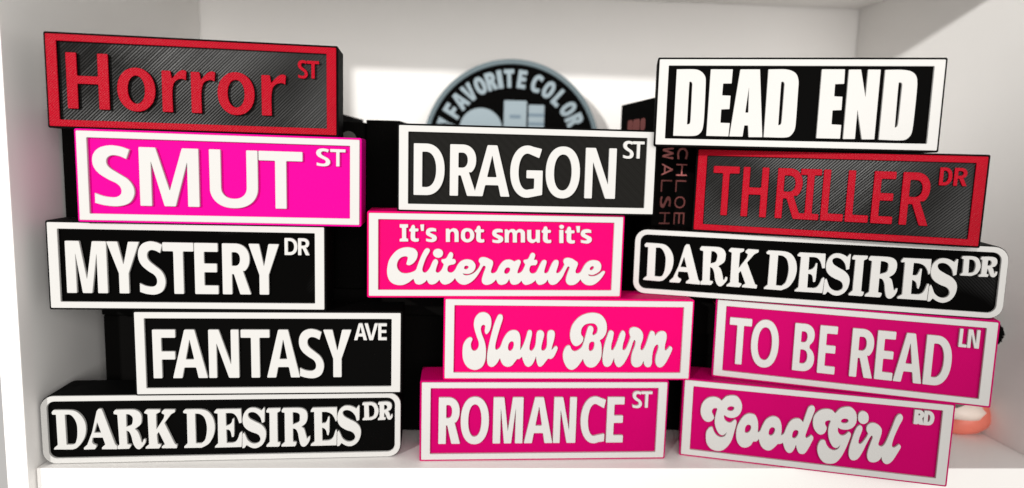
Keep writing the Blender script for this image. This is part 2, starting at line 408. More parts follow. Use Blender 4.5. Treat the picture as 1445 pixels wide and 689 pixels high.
WORDS = {
    ('horror', 'big'): dict(b=15.15, t=61.28, xh=50.58, L=[('H', 15.0, 48.0), ('o', 54.3, 84.7), ('r', 90.0, 110.1), ('r', 113.5, 133.5), ('o', 135.0, 165.7), ('r', 171.5, 192.2)]),
    ('horror', 'sup'): dict(b=48.6, t=63.76, xh=None, L=[('S', 202.2, 210.6), ('T', 209.9, 220.3)]),
    ('smut', 'big'): dict(b=13.27, t=63.63, xh=None, L=[('S', 12.1, 45.0), ('M', 49.6, 98.4), ('U', 107.0, 147.6), ('T', 148.3, 185.7)]),
    ('smut', 'sup'): dict(b=51.97, t=67.13, xh=None, L=[('S', 197.4, 209.4), ('T', 209.4, 222.7)]),
    ('mystery', 'big'): dict(b=13.59, t=59.83, xh=None, L=[('M', 14.0, 48.1), ('Y', 48.2, 75.6), ('S', 74.3, 96.8), ('T', 95.0, 121.4), ('E', 121.9, 142.1), ('R', 145.7, 170.4), ('Y', 168.5, 195.2)]),
    ('mystery', 'sup'): dict(b=50.11, t=65.58, xh=None, L=[('D', 200.0, 211.3), ('R', 211.8, 222.0)]),
    ('fantasy', 'big'): dict(b=14.93, t=59.97, xh=None, L=[('F', 14.8, 34.6), ('A', 31.5, 61.9), ('N', 63.0, 89.5), ('T', 91.2, 116.7), ('A', 113.9, 143.5), ('S', 142.7, 164.9), ('Y', 164.4, 190.0)]),
    ('fantasy', 'sup'): dict(b=50.15, t=66.06, xh=None, L=[('A', 192.3, 204.2), ('V', 201.8, 214.2), ('E', 214.3, 222.2)]),
    ('dragon', 'big'): dict(b=13.75, t=60.14, xh=None, L=[('D', 13.3, 41.1), ('R', 45.8, 70.5), ('A', 67.5, 100.5), ('G', 100.6, 130.5), ('O', 133.2, 164.9), ('N', 169.7, 198.5)]),
    ('dragon', 'sup'): dict(b=51.34, t=67.07, xh=None, L=[('S', 204.3, 214.2), ('T', 213.2, 224.1)]),
    ('romance', 'big'): dict(b=15.66, t=61.26, xh=None, L=[('R', 16.1, 36.7), ('O', 36.9, 63.7), ('M', 67.6, 96.2), ('A', 97.5, 125.1), ('N', 125.5, 147.4), ('C', 151.7, 175.9), ('E', 177.2, 193.8)]),
    ('romance', 'sup'): dict(b=50.53, t=66.83, xh=None, L=[('S', 201.5, 210.8), ('T', 209.9, 220.8)]),
    ('tbr', 'big'): dict(b=13.7, t=59.67, xh=None, L=[('T', 12.5, 33.0), ('O', 33.2, 58.2), ('B', 71.4, 90.2), ('E', 93.3, 108.5), ('R', 120.9, 140.4), ('E', 141.9, 156.9), ('A', 157.4, 180.6), ('D', 181.5, 202.7)]),
    ('tbr', 'sup'): dict(b=51.13, t=67.79, xh=None, L=[('L', 206.5, 212.8), ('N', 213.1, 222.3)]),
    ('thriller', 'big'): dict(b=15.04, t=60.9, xh=None, L=[('T', 14.9, 38.2), ('H', 41.5, 63.9), ('R', 71.4, 93.9), ('I', 90.8, 108.3), ('L', 109.8, 128.4), ('L', 129.9, 148.6), ('E', 150.6, 167.8), ('R', 173.0, 195.6)]),
    ('thriller', 'sup'): dict(b=50.51, t=65.87, xh=None, L=[('D', 200.5, 210.1), ('R', 211.3, 221.4)]),
    ('gg', 'sup'): dict(b=54.93, t=68.55, xh=None, L=[('R', 203.7, 212.2), ('D', 211.7, 220.3)]),
}
TRACED = [
('clit', 'word', ['33.7,29.8s 34.9,28.7s 37.1,28.7s 40.1,30.6s 42.7,34.1s 43.8,38.0s 43.4,41.0s 41.1,43.7s 37.7,44.8s 34.0,45.1s 29.5,44.3s 25.0,42.0s 21.0,37.8s 18.0,32.8s 16.7,27.4s 16.3,22.8s 16.9,18.2s 18.8,14.0s 22.2,11.3s 26.7,10.1s 31.2,10.4s 35.7,12.5s 39.1,15.2s 40.2,16.0c 40.9,14.1s 42.2,11.7s 44.8,10.7s 47.8,11.2s 50.9,13.3s 52.4,15.1c 53.1,13.3s 54.7,11.4s 57.3,10.8s 60.4,11.8s 62.6,13.8s 63.8,15.2c 64.7,13.4s 66.8,11.3s 69.5,10.8s 73.0,11.9s 76.0,14.2s 78.1,16.9c 79.4,14.6s 82.2,11.9s 85.6,10.7s 89.1,11.1s 92.9,13.1s 96.3,16.2s 99.3,20.2s 101.5,24.1s 103.4,27.6s 104.5,28.6s 105.9,27.9s 106.1,26.5s 104.7,22.6s 103.5,18.6s 102.9,15.5s 103.3,12.8s 105.3,11.0s 108.0,10.6s 111.5,11.6s 114.2,13.6s 116.1,15.8c 116.9,14.0s 118.5,11.6s 121.3,10.7s 125.1,11.7s 127.0,13.6s 128.4,16.2c 129.4,13.3s 131.0,11.3s 133.4,10.8s 136.5,11.5s 138.4,12.9s 139.9,14.7c 141.2,12.5s 142.8,11.1s 144.8,10.7s 148.7,11.8s 151.8,13.8s 153.3,15.3c 154.2,13.0s 155.8,11.2s 157.8,10.8s 160.9,11.7s 163.2,13.4s 164.8,15.9c 165.6,13.4s 167.3,11.4s 169.7,10.8s 172.8,11.7s 174.8,13.4s 178.6,18.2s 181.5,24.6s 183.4,28.2s 184.6,28.4s 185.3,27.0s 183.6,22.2s 182.4,17.5s 182.3,14.3s 184.0,11.5s 187.2,10.6s 190.8,11.3s 193.9,13.5s 196.2,16.3c 198.0,13.6s 201.3,11.2s 205.3,10.5s 209.3,11.3s 213.2,14.0s 216.7,18.0s 219.3,22.4s 219.5,23.9s 218.3,24.4s 216.9,23.9s 214.1,21.6s 210.6,19.8s 206.6,19.3s 204.1,20.0s 203.5,21.1c 205.3,20.7s 208.1,20.6s 212.1,22.4s 214.8,24.8s 215.7,28.0s 215.3,30.8s 213.2,33.6s 209.9,34.6s 206.3,34.5s 202.8,33.1s 199.7,29.9s 197.8,26.3s 196.0,23.1s 193.6,21.9s 191.6,22.4s 191.1,24.3s 192.2,27.8s 193.1,30.6s 192.6,32.6s 190.3,34.2s 187.5,35.9s 183.9,36.7s 181.1,36.3s 179.4,34.5s 179.3,32.1s 180.3,30.3c 179.6,28.5s 177.9,25.4s 176.0,23.0s 174.1,22.0s 172.8,22.6s 172.9,24.5s 174.1,28.5s 174.7,32.1s 174.2,34.0s 172.6,34.6s 170.5,34.0s 168.6,31.6s 166.7,27.3s 165.1,23.3s 163.4,21.9s 161.6,22.3s 161.3,24.1s 162.3,28.4s 163.2,32.0s 162.8,33.9s 161.0,34.5s 159.0,33.5s 157.2,30.4s 155.3,26.0s 153.5,22.8s 151.1,21.6s 148.8,22.0s 147.5,23.6s 147.2,25.9s 148.2,28.7s 150.1,29.3s 152.9,29.5s 154.2,31.1s 154.5,32.7s 153.7,34.3s 151.1,34.6c 152.1,37.8s 152.1,39.7s 150.9,40.9s 149.4,41.1s 147.8,39.7s 146.4,36.5s 145.2,35.0s 142.5,34.4s 141.4,33.4s 141.8,31.8s 143.2,30.0c 142.3,27.5s 140.5,23.9s 138.2,22.0s 136.2,21.9s 136.2,23.9s 137.6,28.2s 138.7,31.4s 138.6,33.4s 137.0,34.5s 135.1,33.9s 132.8,32.8c 130.4,34.1s 127.3,34.6s 123.8,33.8s 120.8,31.2s 118.5,27.7s 116.7,23.8s 114.4,21.8s 112.0,21.8s 111.2,23.4s 112.1,26.9s 113.0,30.4s 112.6,33.1s 109.8,34.9s 106.3,36.4s 102.8,36.6s 100.5,35.4s 99.6,33.0s 100.6,31.1s 101.2,29.9c 100.3,27.6s 98.8,25.2s 95.8,22.1s 92.8,20.4s 88.9,19.5s 86.2,20.1s 85.1,21.3c 87.0,21.0s 90.4,20.9s 93.5,22.1s 95.8,24.4s 96.9,27.6s 96.2,30.7s 93.7,33.4s 90.2,34.4s 86.4,34.1s 82.6,32.1s 80.0,28.6s 78.1,24.7s 75.8,22.4s 73.6,22.0s 71.6,23.1s 71.0,25.4s 71.9,28.2s 74.2,29.2s 76.9,29.8s 78.4,31.3s 78.6,32.9s 77.6,34.4s 75.3,34.8c 76.0,37.5s 76.0,39.4s 74.8,40.8s 73.1,40.8s 71.8,39.0s 69.9,35.5s 68.0,34.5s 65.8,34.1s 65.4,32.4s 66.6,30.8s 67.6,29.7c 66.8,27.0s 65.2,23.9s 62.9,21.9s 61.0,22.3s 60.4,23.8s 61.3,27.7s 62.4,31.2s 62.1,33.1s 60.8,34.3s 58.9,34.0s 57.1,31.5s 55.2,26.9s 53.0,23.4s 50.8,21.8s 48.9,22.6s 48.2,24.9s 49.2,29.2s 51.4,35.3s 54.3,40.7s 54.9,42.7s 53.5,44.2s 51.6,44.2s 49.8,42.6s 47.6,38.4s 45.4,33.0s 43.5,27.6s 42.4,24.5s 39.8,22.6s 34.9,21.2s 30.8,21.3s 27.8,22.9s 25.7,25.9s 25.3,29.4s 26.6,33.2s 29.2,35.8s 32.5,36.7s 34.7,36.1s 34.7,34.0s', '86.3,26.3s 86.9,28.0s 88.4,28.5s 90.2,27.9s 90.2,26.5s 88.8,25.3s 87.1,25.3s', '123.7,23.8s 124.8,26.2s 126.7,27.1s 128.7,26.5s 129.1,24.7s 128.0,22.3s 125.9,21.1s 123.9,22.0s', '204.7,26.7s 205.8,28.3s 207.4,28.9s 208.6,28.1s 208.3,26.5s 206.6,25.1s 205.1,25.4s']),
('clit', 'dot', ['57.6,39.8s 58.5,42.3s 60.3,43.6s 62.5,44.0s 64.9,43.3s 66.4,41.8s 66.8,39.5s 65.9,37.2s 63.9,35.8s 61.2,35.8s 58.8,37.1s']),
('slow', 'letter', ['38.4,42.8s 37.0,45.0s 37.1,48.2s 37.3,50.6s 35.8,51.8s 34.0,50.8s 33.3,47.8s 34.3,43.1s 36.7,37.0s 38.2,30.9s 38.6,23.8s 37.8,16.7s 35.4,11.5s 31.3,8.8s 27.2,8.4s 22.6,10.1s 18.9,14.3s 16.9,20.0s 16.5,26.6s 17.2,32.7s 19.8,37.4s 23.0,39.7s 25.1,39.3s 25.6,37.4s 24.4,34.1s 24.5,30.4s 25.9,27.5s 28.2,26.8s 30.5,28.5s 31.6,31.8s 31.3,35.6s 29.3,41.2s 27.4,47.2s 26.6,52.8s 27.8,58.4s 31.2,62.6s 35.7,63.8s 39.8,62.3s 42.4,58.6s 43.0,53.0s 42.0,47.4s 40.2,44.1s']),
('slow', 'word', ['53.1,61.0s 51.2,61.9s 49.4,61.2s 47.7,58.1s 45.5,52.0s 43.4,43.6s 41.4,34.2s 40.0,25.7s 39.6,19.1s 40.4,13.9s 42.8,11.5s 46.0,11.7s 49.2,14.9s 51.8,19.7c 52.8,16.8s 55.2,13.0s 59.0,11.4s 63.1,12.5s 65.8,15.9s 68.0,18.9c 70.3,19.2s 72.6,21.3c 73.8,17.3s 76.0,13.0s 78.9,11.4s 82.1,13.1s 84.3,16.9s 86.0,21.6c 86.6,16.9s 88.2,12.6s 90.5,11.6s 93.2,13.6s 95.5,16.9s 97.5,19.5c 100.5,19.3s 103.2,21.7s 105.4,26.5s 106.4,29.8s 105.2,31.7s 103.7,31.2s 102.0,29.3s 100.5,27.7c 101.0,31.2s 102.7,38.3s 103.2,43.5s 102.2,46.3s 99.6,47.2s 96.8,45.8s 95.9,42.0s 96.0,37.3s 95.9,31.6s 94.6,28.3s 92.8,27.2s 91.2,27.8s 90.8,30.7s 91.8,36.4s 93.0,42.0s 92.4,45.3s 89.9,46.9s 87.1,46.2s 85.8,43.4s 85.5,38.2s 85.0,32.5s 83.5,28.7s 81.7,27.0s 80.0,27.8s 79.5,30.6s 80.3,36.3s 81.5,42.9s 81.1,46.2s 79.2,47.0s 77.4,45.7s 76.2,41.0s 74.5,35.3s 72.8,31.1s 70.8,27.6c 70.8,33.4s 70.7,39.1s 69.6,43.8s 67.2,46.4s 63.5,46.9s 59.9,45.6s 56.8,42.3s 54.1,37.1s 52.4,31.9s 50.7,29.1s 48.4,27.8s 47.3,29.1s 47.4,33.3s 49.0,40.8s 51.5,50.2s 53.6,57.7s', '59.2,30.5s 60.0,34.1s 62.0,36.0s 64.0,35.5s 64.6,32.6s 63.8,29.1s 61.8,26.9s 59.8,27.7s']),
('slow', 'letter', ['130.2,40.8s 128.6,42.7s 128.1,45.6s 128.9,49.4s 131.8,52.7s 136.4,53.9s 140.6,53.5s 143.2,50.9s 143.9,47.6s 142.9,44.2s 140.1,42.3c 139.1,44.0s 139.9,47.5s 139.3,50.4s 137.2,51.6s 135.1,50.6s 133.8,47.0s 132.4,41.3s 131.0,35.6s 129.3,30.9s 126.2,28.0s 122.9,26.8s 120.4,27.9s 119.1,29.9s 118.3,31.8s 116.8,32.5s 114.3,31.2s 112.2,27.0s 111.6,22.2s 112.7,16.5s 116.0,10.7s 120.3,8.5s 124.5,10.3s 128.1,14.6s 131.0,19.4c 132.3,15.6s 134.8,12.2s 138.6,10.8s 142.8,11.9s 146.4,16.1s 148.5,21.4s 148.7,28.1s 148.0,33.8s 146.4,37.6c 149.6,40.0s 152.2,44.8s 152.7,50.9s 151.2,56.6s 147.3,61.8s 142.0,63.9s 136.0,64.0s 129.5,62.1s 124.1,58.3s 119.6,52.1s 117.8,45.0s 118.1,39.3s 119.8,34.6s 122.7,32.0s 126.0,32.3s 129.2,35.1s 130.5,38.0s', '136.1,30.9s 136.7,34.7s 138.8,36.2s 141.1,35.5s 141.4,32.3s 140.4,28.5s 138.2,26.9s 136.6,28.0s']),
('slow', 'word', ['159.5,45.3s 157.3,47.2s 155.0,46.2s 153.3,41.4s 151.3,33.8s 150.0,25.2s 149.9,18.5s 151.3,13.2s 154.7,11.5s 157.9,13.2s 159.8,17.1s 160.9,20.4c 161.8,15.7s 164.1,12.0s 167.0,11.5s 170.2,14.2s 172.8,18.6s 175.0,23.4s 177.0,29.6s 178.6,35.9s 179.9,38.0s 181.0,36.4s 180.5,32.0s 178.6,26.3s 177.7,20.5s 178.2,14.7s 180.8,11.7s 184.6,11.4s 187.8,13.3s 189.8,17.7c 190.7,13.8s 193.2,11.4s 196.5,11.9s 198.0,15.3s 198.0,20.6s 198.6,27.3s 200.2,32.1s 202.5,33.6s 203.6,31.7s 202.9,27.3s 201.5,21.6s 201.6,15.8s 203.7,11.9s 207.1,11.2s 210.3,13.8s 212.9,18.2s 215.9,25.0s 217.3,29.3s 216.5,31.4s 214.8,32.0s 213.4,30.3s 211.4,28.1s 210.0,28.8s 210.0,33.1s 211.0,38.9s 210.9,43.7s 209.0,46.4s 206.1,46.9s 202.8,45.6s 199.8,42.0c 199.0,45.5s 196.9,47.1s 195.0,46.0s 193.5,41.7s 191.9,35.9s 189.8,30.2s 188.1,28.1s 186.4,29.0s 186.4,33.0s 188.0,38.8s 188.0,43.6s 186.1,47.4s 182.7,49.9s 178.8,50.6s 175.6,49.2s 174.6,45.4s 175.9,40.8c 175.2,37.8s 173.6,33.0s 171.8,29.1s 170.0,28.0s 168.8,29.1s 169.1,33.9s 170.6,40.6s 170.8,44.4s 169.1,47.0s 167.2,46.5s 165.2,42.5s 163.4,36.7s 161.3,31.0s 159.4,27.9s 157.9,28.9s 157.9,33.8s 159.1,39.6s']),
('gg', 'letter', ['29.4,40.1s 28.8,43.0s 27.5,45.3s 27.2,47.8s 28.4,49.9s 30.6,50.6s 31.8,49.8s 31.1,45.8s 30.3,40.7s 30.5,34.8s 32.4,29.1s 35.4,24.9s 38.7,24.1s 41.3,26.2s 42.3,27.8c 40.5,23.6s 37.0,21.9s 33.2,23.2s 30.3,26.8s 29.0,30.1s 28.0,31.3s 25.5,30.2s 23.1,25.9s 22.9,19.9s 24.1,14.1s 28.1,9.1s 34.2,7.5s 39.6,9.0s 43.9,13.6s 47.1,19.9s 48.9,28.1s 50.5,37.1s 50.2,40.1s 48.7,41.1s 47.2,39.7s 45.1,37.7s 42.4,37.7s 40.0,39.4s 38.7,42.2s 38.8,44.5c 42.5,42.6s 47.0,42.6s 51.4,45.1s 54.0,49.8s 54.5,55.7s 52.6,60.9s 49.2,64.4s 44.7,64.9s 39.4,63.2s 35.4,58.6c 32.3,60.9s 27.2,61.6s 21.9,59.5s 18.0,54.7s 16.5,49.0s 16.9,43.1s 19.5,38.0s 23.3,35.9s 26.9,36.9s', '41.0,50.8s 42.3,53.1s 44.8,54.0s 47.2,53.3s 47.1,51.0s 45.2,49.3s 42.5,49.4s']),
('gg', 'word', ['62.8,48.7s 66.9,47.7s 69.4,43.3s 70.4,37.5s 70.5,30.7c 72.4,32.4s 74.2,38.0s 76.9,44.1s 81.1,47.7s 85.4,48.3s 89.1,46.0s 91.2,41.0s 91.8,35.2s 91.6,30.3c 94.0,32.5s 95.8,38.6s 98.4,44.7s 102.0,48.0s 106.3,48.7s 109.1,46.9s 110.2,45.5c 111.7,52.8s 113.8,60.6s 116.3,62.6s 118.6,62.1s 119.6,59.2s 118.4,53.6s 115.9,44.2s 113.8,35.8s 113.2,32.2s 114.2,30.5s 116.4,32.1s 118.1,33.8s 120.0,32.5s 120.3,30.5s 118.7,25.7s 116.4,19.8s 114.0,15.4s 111.0,14.2s 108.3,15.3s 106.3,19.5s 105.6,22.7c 104.2,18.2s 101.9,14.5s 98.8,14.1s 96.0,17.2s 93.6,23.4c 92.1,22.1s 89.1,21.4c 86.7,18.0s 83.3,14.6s 79.4,13.9s 75.2,16.5s 72.7,21.1s 71.9,24.4c 70.0,21.8s 66.9,21.1c 64.5,16.6s 60.1,14.1s 55.6,15.0s 52.1,19.6s 50.8,26.3s 51.2,33.3s 53.1,39.4s 56.3,45.2s 59.7,48.0s', '58.6,31.7s 59.2,35.4s 61.1,37.4s 63.6,36.7s 64.0,33.8s 62.7,30.5s 60.5,29.0s 59.0,29.5s', '80.4,31.9s 81.0,35.4s 82.9,37.4s 85.4,36.7s 85.7,34.0s 84.5,30.6s 82.4,29.0s 80.7,29.8s', '101.5,31.7s 102.1,35.3s 104.0,37.2s 106.4,36.6s 106.7,33.9s 105.5,30.6s 103.5,28.8s 101.8,29.6s']),
('gg', 'letter', ['131.2,42.2s 130.7,43.9s 129.6,45.8s 129.6,48.3s 131.4,49.8s 133.9,49.8s 133.3,46.7s 132.6,42.1s 133.0,36.1s 134.6,30.2s 137.7,25.1s 140.9,24.0s 143.0,25.7s 144.0,27.6c 142.7,23.7s 139.3,21.5s 135.2,22.7s 132.2,26.4s 130.8,29.8s 128.7,30.5s 126.5,29.3s 124.7,24.4s 124.8,18.9s 126.9,13.0s 131.3,8.5s 136.8,7.9s 141.6,9.8s 145.6,15.4s 148.6,22.9s 151.0,31.3s 152.5,38.0s 151.6,40.4s 150.0,40.7s 147.8,38.1s 145.2,36.8s 142.9,37.5s 141.1,40.6s 140.8,44.1c 143.9,42.7s 148.8,42.9s 153.0,45.1s 155.7,49.4s 156.2,54.9s 154.8,60.7s 151.0,64.5s 146.6,64.8s 141.4,62.7s 137.4,57.5c 134.5,60.2s 129.1,60.8s 123.8,58.7s 119.7,53.7s 118.7,47.5s 119.7,41.6s 122.8,36.9s 126.1,35.3s 129.1,36.7s 130.7,39.4s', '142.9,50.4s 144.0,52.5s 146.6,53.4s 148.9,52.6s 149.0,50.4s 146.9,48.9s 144.3,48.9s']),
('gg', 'word', ['161.8,45.6s 160.7,48.0s 158.9,48.3s 156.9,46.0s 155.1,40.8s 153.3,32.6s 152.0,24.4s 152.2,18.3s 154.1,14.5s 157.3,13.9s 160.6,16.4s 163.6,22.8s 166.4,31.2s 168.9,38.0s 170.3,39.7s 171.0,37.8s 169.8,32.6s 168.2,25.4s 167.9,19.4s 169.6,15.1s 173.2,14.0s 177.0,15.5s 179.3,18.3s 180.0,20.3c 181.3,16.1s 184.1,13.9s 187.0,14.8s 189.8,18.2s 192.7,24.6s 195.2,30.8s 195.2,32.8s 193.6,34.1s 192.0,32.4s 190.0,30.7s 188.2,31.1s 187.9,34.4s 189.4,42.0s 192.1,51.2s 194.5,57.9s 194.4,60.8s 192.8,62.9s 190.7,62.3s 188.8,59.2s 186.6,50.5s 184.0,40.3s 181.9,33.6s 179.6,30.4s 177.4,30.6s 176.4,32.5s 177.3,37.5s 178.3,43.6s 177.7,47.5s 174.9,50.6s 170.8,52.0s 167.4,51.0s 165.3,48.0s 165.4,44.0s 167.0,41.1c 165.5,37.1s 162.8,32.3s 160.8,30.3s 159.5,31.8s 159.9,36.4s 161.2,41.5s']),
('gg', 'dot', ['157.2,55.5s 157.5,59.5s 159.5,61.9s 162.1,62.1s 164.9,60.4s 166.2,56.6s 165.7,52.5s 163.1,50.2s 160.5,50.2s 158.1,52.1s']),
('dead', 'letter', ['15.5,67.1c 31.4,67.1s 36.8,65.2s 40.4,61.1s 41.3,55.8s 41.7,32.0s 41.5,18.9s 40.0,12.3s 34.8,8.6s 15.5,8.2c', '27.2,18.6c 27.2,55.9s 28.5,56.1s 29.6,54.6s 29.7,51.4s 29.9,22.0s 29.3,19.3s']),
('dead', 'letter', ['44.9,67.2c 63.8,67.2c 63.5,54.9c 56.3,54.8c 56.1,44.6c 63.3,44.4c 63.1,32.6c 56.1,32.2c 56.1,20.6c 64.2,20.4c 63.7,8.6c 44.5,8.7c']),
('dead', 'letter', ['70.1,67.2c 86.7,67.3c 92.6,8.5c 80.9,8.3c 79.8,18.5c 76.7,18.5c 75.8,8.7c 64.4,8.6c', '78.4,51.2c 79.3,29.8c 76.8,29.8c']),
('dead', 'letter', ['93.7,67.3c 107.5,67.4s 113.7,65.9s 117.5,62.8s 119.4,57.3s 119.6,50.0s 119.7,19.2s 118.1,12.8s 113.3,8.8s 93.7,8.5c', '105.3,19.2c 105.2,56.2s 106.5,56.7s 107.8,55.2s 107.9,52.0s 107.8,23.3s 107.3,20.1s']),
('dead', 'letter', ['137.7,67.5c 156.4,67.5c 156.7,55.3c 149.4,54.9c 149.5,44.7c 156.2,44.4c 156.3,33.0c 149.1,32.6c 149.2,20.8c 157.2,20.4c 157.1,8.5c 137.6,8.5c']),
('dead', 'letter', ['159.6,67.3c 169.3,67.4c 174.7,44.2c 174.9,67.4c 184.9,67.4c 184.8,8.5c 174.7,8.3c 169.2,33.2c 169.2,8.5c 159.5,8.3c']),
('dead', 'letter', ['188.5,67.2c 201.6,67.3s 209.0,65.9s 213.2,62.0s 214.6,54.9s 214.7,34.3s 214.3,17.8s 212.9,12.0s 207.9,8.3s 188.3,8.3c', '200.2,18.7c 200.0,56.3s 201.4,56.7s 202.7,55.3s 202.8,51.7s 202.5,24.8s 202.0,20.1s']),
('darkl', 'letter', ['9.3,48.3c 11.0,50.5c 25.1,50.2s 30.3,48.8s 34.6,44.6s 37.3,38.8s 37.9,32.1s 36.7,25.4s 33.8,19.6s 29.4,14.6s 25.6,13.1c 9.7,13.4c 9.9,14.9c 13.1,17.7c 13.0,46.2c 10.1,46.2c', '20.5,46.1c 24.9,46.0s 28.1,42.6s 30.1,37.2s 30.4,31.4s 29.9,24.7s 28.1,18.9s 25.8,17.7c 20.7,17.8c']),
('darkl', 'letter', ['47.6,49.0c 49.2,51.1c 52.0,51.0c 53.2,47.7c 62.3,17.2c 63.9,15.6c 63.8,12.5c 50.7,12.8c 50.6,14.4c 53.7,17.3c 51.8,23.9c 43.2,24.0c 42.5,19.8c 43.5,17.9c 46.1,16.8c 46.1,15.3c 44.6,12.9c 35.2,12.8c 35.1,14.5c 38.2,17.4c 42.9,29.5c', '47.7,38.6c 50.6,28.5c 44.8,28.6c']),
('darkl', 'letter', ['61.9,48.0c 63.5,50.0c 78.7,50.0s 83.2,48.5s 85.7,45.1s 86.1,40.9s 85.0,35.9s 79.9,31.6c 82.4,28.8s 84.2,23.6s 85.1,19.4s 85.9,18.5s 87.2,21.9c 88.9,21.4c 88.6,18.5s 86.5,15.1s 83.3,12.2s 80.3,13.2s 77.8,17.9s 76.5,24.6s 74.8,28.9s 72.5,30.2c 72.8,17.1c 76.0,16.6c 75.9,15.4c 74.2,12.8c 64.2,12.6c 64.2,15.6c 65.9,16.8c 65.2,45.4c 62.2,46.0c', '72.8,45.7c 75.4,45.5s 78.0,43.1s 78.3,39.8s 77.0,35.6s 72.7,33.8c']),
('darkl', 'letter', ['88.5,47.6c 90.5,50.0c 102.4,49.8c 102.3,47.4c 98.8,45.5c 98.6,31.0c 105.2,41.4c 106.0,44.8c 103.6,46.1c 103.7,47.8c 105.8,49.8c 115.4,49.6c 115.4,47.2c 111.8,45.1c 105.8,36.8c 114.4,16.3c 116.3,15.8c 115.8,12.4c 102.6,12.7c 102.7,14.4c 105.5,16.4c 100.5,28.4c 98.8,25.9c 99.3,17.0c 102.1,16.3c 101.9,14.8c 100.3,12.5c 88.3,12.6c 88.6,14.2c 91.6,16.6c 91.3,45.4c 88.5,46.5c']),
('darkl', 'letter', ['122.2,47.6c 124.2,49.6c 138.0,49.4s 144.2,47.3s 148.3,41.8s 149.9,35.5s 149.9,29.6s 148.2,22.8s 144.1,16.1s 137.8,12.4c 122.3,12.5c 122.4,14.0c 125.4,16.9c 125.6,45.5c 122.7,46.0c', '132.9,45.4c 137.2,44.9s 140.9,41.5s 142.7,34.8s 142.7,28.0s 141.1,20.4s 137.9,16.7c 132.9,16.8c']),
('darkl', 'letter', ['149.6,46.8c 151.6,49.3c 173.7,49.4c 174.1,35.9c 171.8,35.5c 170.0,41.0s 167.4,44.5s 164.3,45.5s 160.0,45.4c 160.1,33.2c 163.2,34.4s 165.2,36.9s 165.9,39.8c 167.4,40.2c 167.1,25.9c 166.7,22.5c 164.9,22.1c 163.9,27.6s 162.3,29.3s 160.2,29.6c 160.3,16.6c 166.8,16.9s 169.9,19.9s 172.0,25.8c 173.6,27.4c 174.4,26.6c 173.6,12.4c 149.4,12.2c 149.6,13.5c 152.5,16.4c 152.8,45.1c 149.9,45.6c']),
('darkl', 'letter', ['194.1,50.4c 195.0,50.0c 194.6,36.4c 192.2,35.4c 190.8,40.7s 187.7,44.6s 184.2,46.1s 181.1,45.5s 179.8,43.4s 181.3,40.0s 186.0,37.0s 191.4,33.9s 194.9,29.6s 195.8,24.5s 194.7,18.5s 191.9,13.9s 187.1,11.1s 182.4,11.5s 178.1,14.2c 176.1,11.4c 174.1,11.2c 174.5,24.9c 176.0,26.4c 177.1,24.0s 179.3,18.8s 183.2,15.8s 187.2,15.7s 190.0,17.8s 190.4,21.2s 188.1,24.6s 182.7,26.9s 178.0,29.9s 175.3,34.2s 174.9,40.1s 176.8,46.0s 180.7,49.7s 185.4,50.3s 189.3,49.2s 192.1,47.5c']),
('darkl', 'letter', ['196.2,47.0c 197.6,49.5c 209.2,49.6c 209.0,46.8c 206.2,45.1c 206.2,16.6c 208.6,16.1c 208.1,13.1c 206.9,12.0c 195.8,12.1c 196.0,13.8c 198.9,16.7c 199.1,45.2c 196.4,45.5c']),
('darkl', 'letter', ['210.0,47.2c 211.5,49.6c 226.6,49.5s 231.3,47.8s 233.5,43.9s 233.4,38.3s 231.6,34.1s 228.0,31.2c 230.4,29.0s 231.9,23.8s 233.1,19.5s 234.3,21.2c 235.9,21.6c 235.4,17.7s 233.0,13.4s 230.2,11.5s 227.4,12.7s 225.8,17.9s 224.7,24.8s 222.8,28.7s 220.2,29.6c 220.2,16.7c 223.4,16.2c 223.0,13.7c 221.8,12.0c 209.4,12.0c 209.7,13.9c 212.7,16.4c 212.8,45.0c 210.3,45.5c', '220.2,45.4c 223.4,45.1s 226.1,43.6s 226.6,40.1s 225.6,35.9s 220.3,33.4c']),
('darkl', 'letter', ['236.5,46.8c 238.3,49.5c 260.7,49.7c 260.7,37.0c 259.5,35.5c 258.1,39.6s 255.7,43.1s 251.7,45.1s 246.9,45.4c 246.8,34.3c 250.0,34.6s 251.7,37.6s 252.5,40.6c 253.9,40.6c 253.6,26.0c 252.8,22.3c 251.6,22.6c 250.4,27.3s 248.8,29.1s 246.9,30.0c 247.1,17.1c 253.2,17.4s 256.8,19.9s 259.3,27.2c 260.6,27.6c 260.2,12.3c 236.2,12.1c 236.4,13.8c 239.9,16.3c 239.7,45.5c 236.7,45.3c']),
('darkl', 'letter', ['280.6,51.2c 281.6,50.8c 281.4,37.0c 279.0,35.9c 277.4,41.4s 274.1,45.3s 270.5,46.8s 267.2,46.2s 266.0,44.1s 267.6,40.7s 272.5,37.6s 278.1,34.5s 281.8,30.1s 282.9,24.9s 281.8,18.8s 278.9,14.1s 274.1,11.3s 269.2,11.7s 264.7,14.4c 262.7,11.6c 260.6,11.4c 260.9,25.3c 262.3,26.8c 263.5,24.4s 265.9,19.1s 270.0,16.0s 274.1,15.9s 276.9,18.1s 277.3,21.5s 274.9,25.0s 269.2,27.3s 264.4,30.4s 261.6,34.8s 261.0,40.8s 262.8,46.7s 266.9,50.5s 271.7,51.1s 275.7,50.0s 278.6,48.2c']),
('darkl', 'letter', ['284.0,52.6c 284.8,54.0c 292.9,54.2s 297.0,52.4s 299.1,47.6s 299.1,43.3s 297.0,39.0s 293.0,36.7c 284.2,36.5c 284.4,38.0c 286.0,39.2c 285.8,51.2c 284.2,51.5c', '290.1,51.2c 292.9,51.0s 295.0,48.5s 295.4,44.2s 294.2,40.4s 290.5,39.1c']),
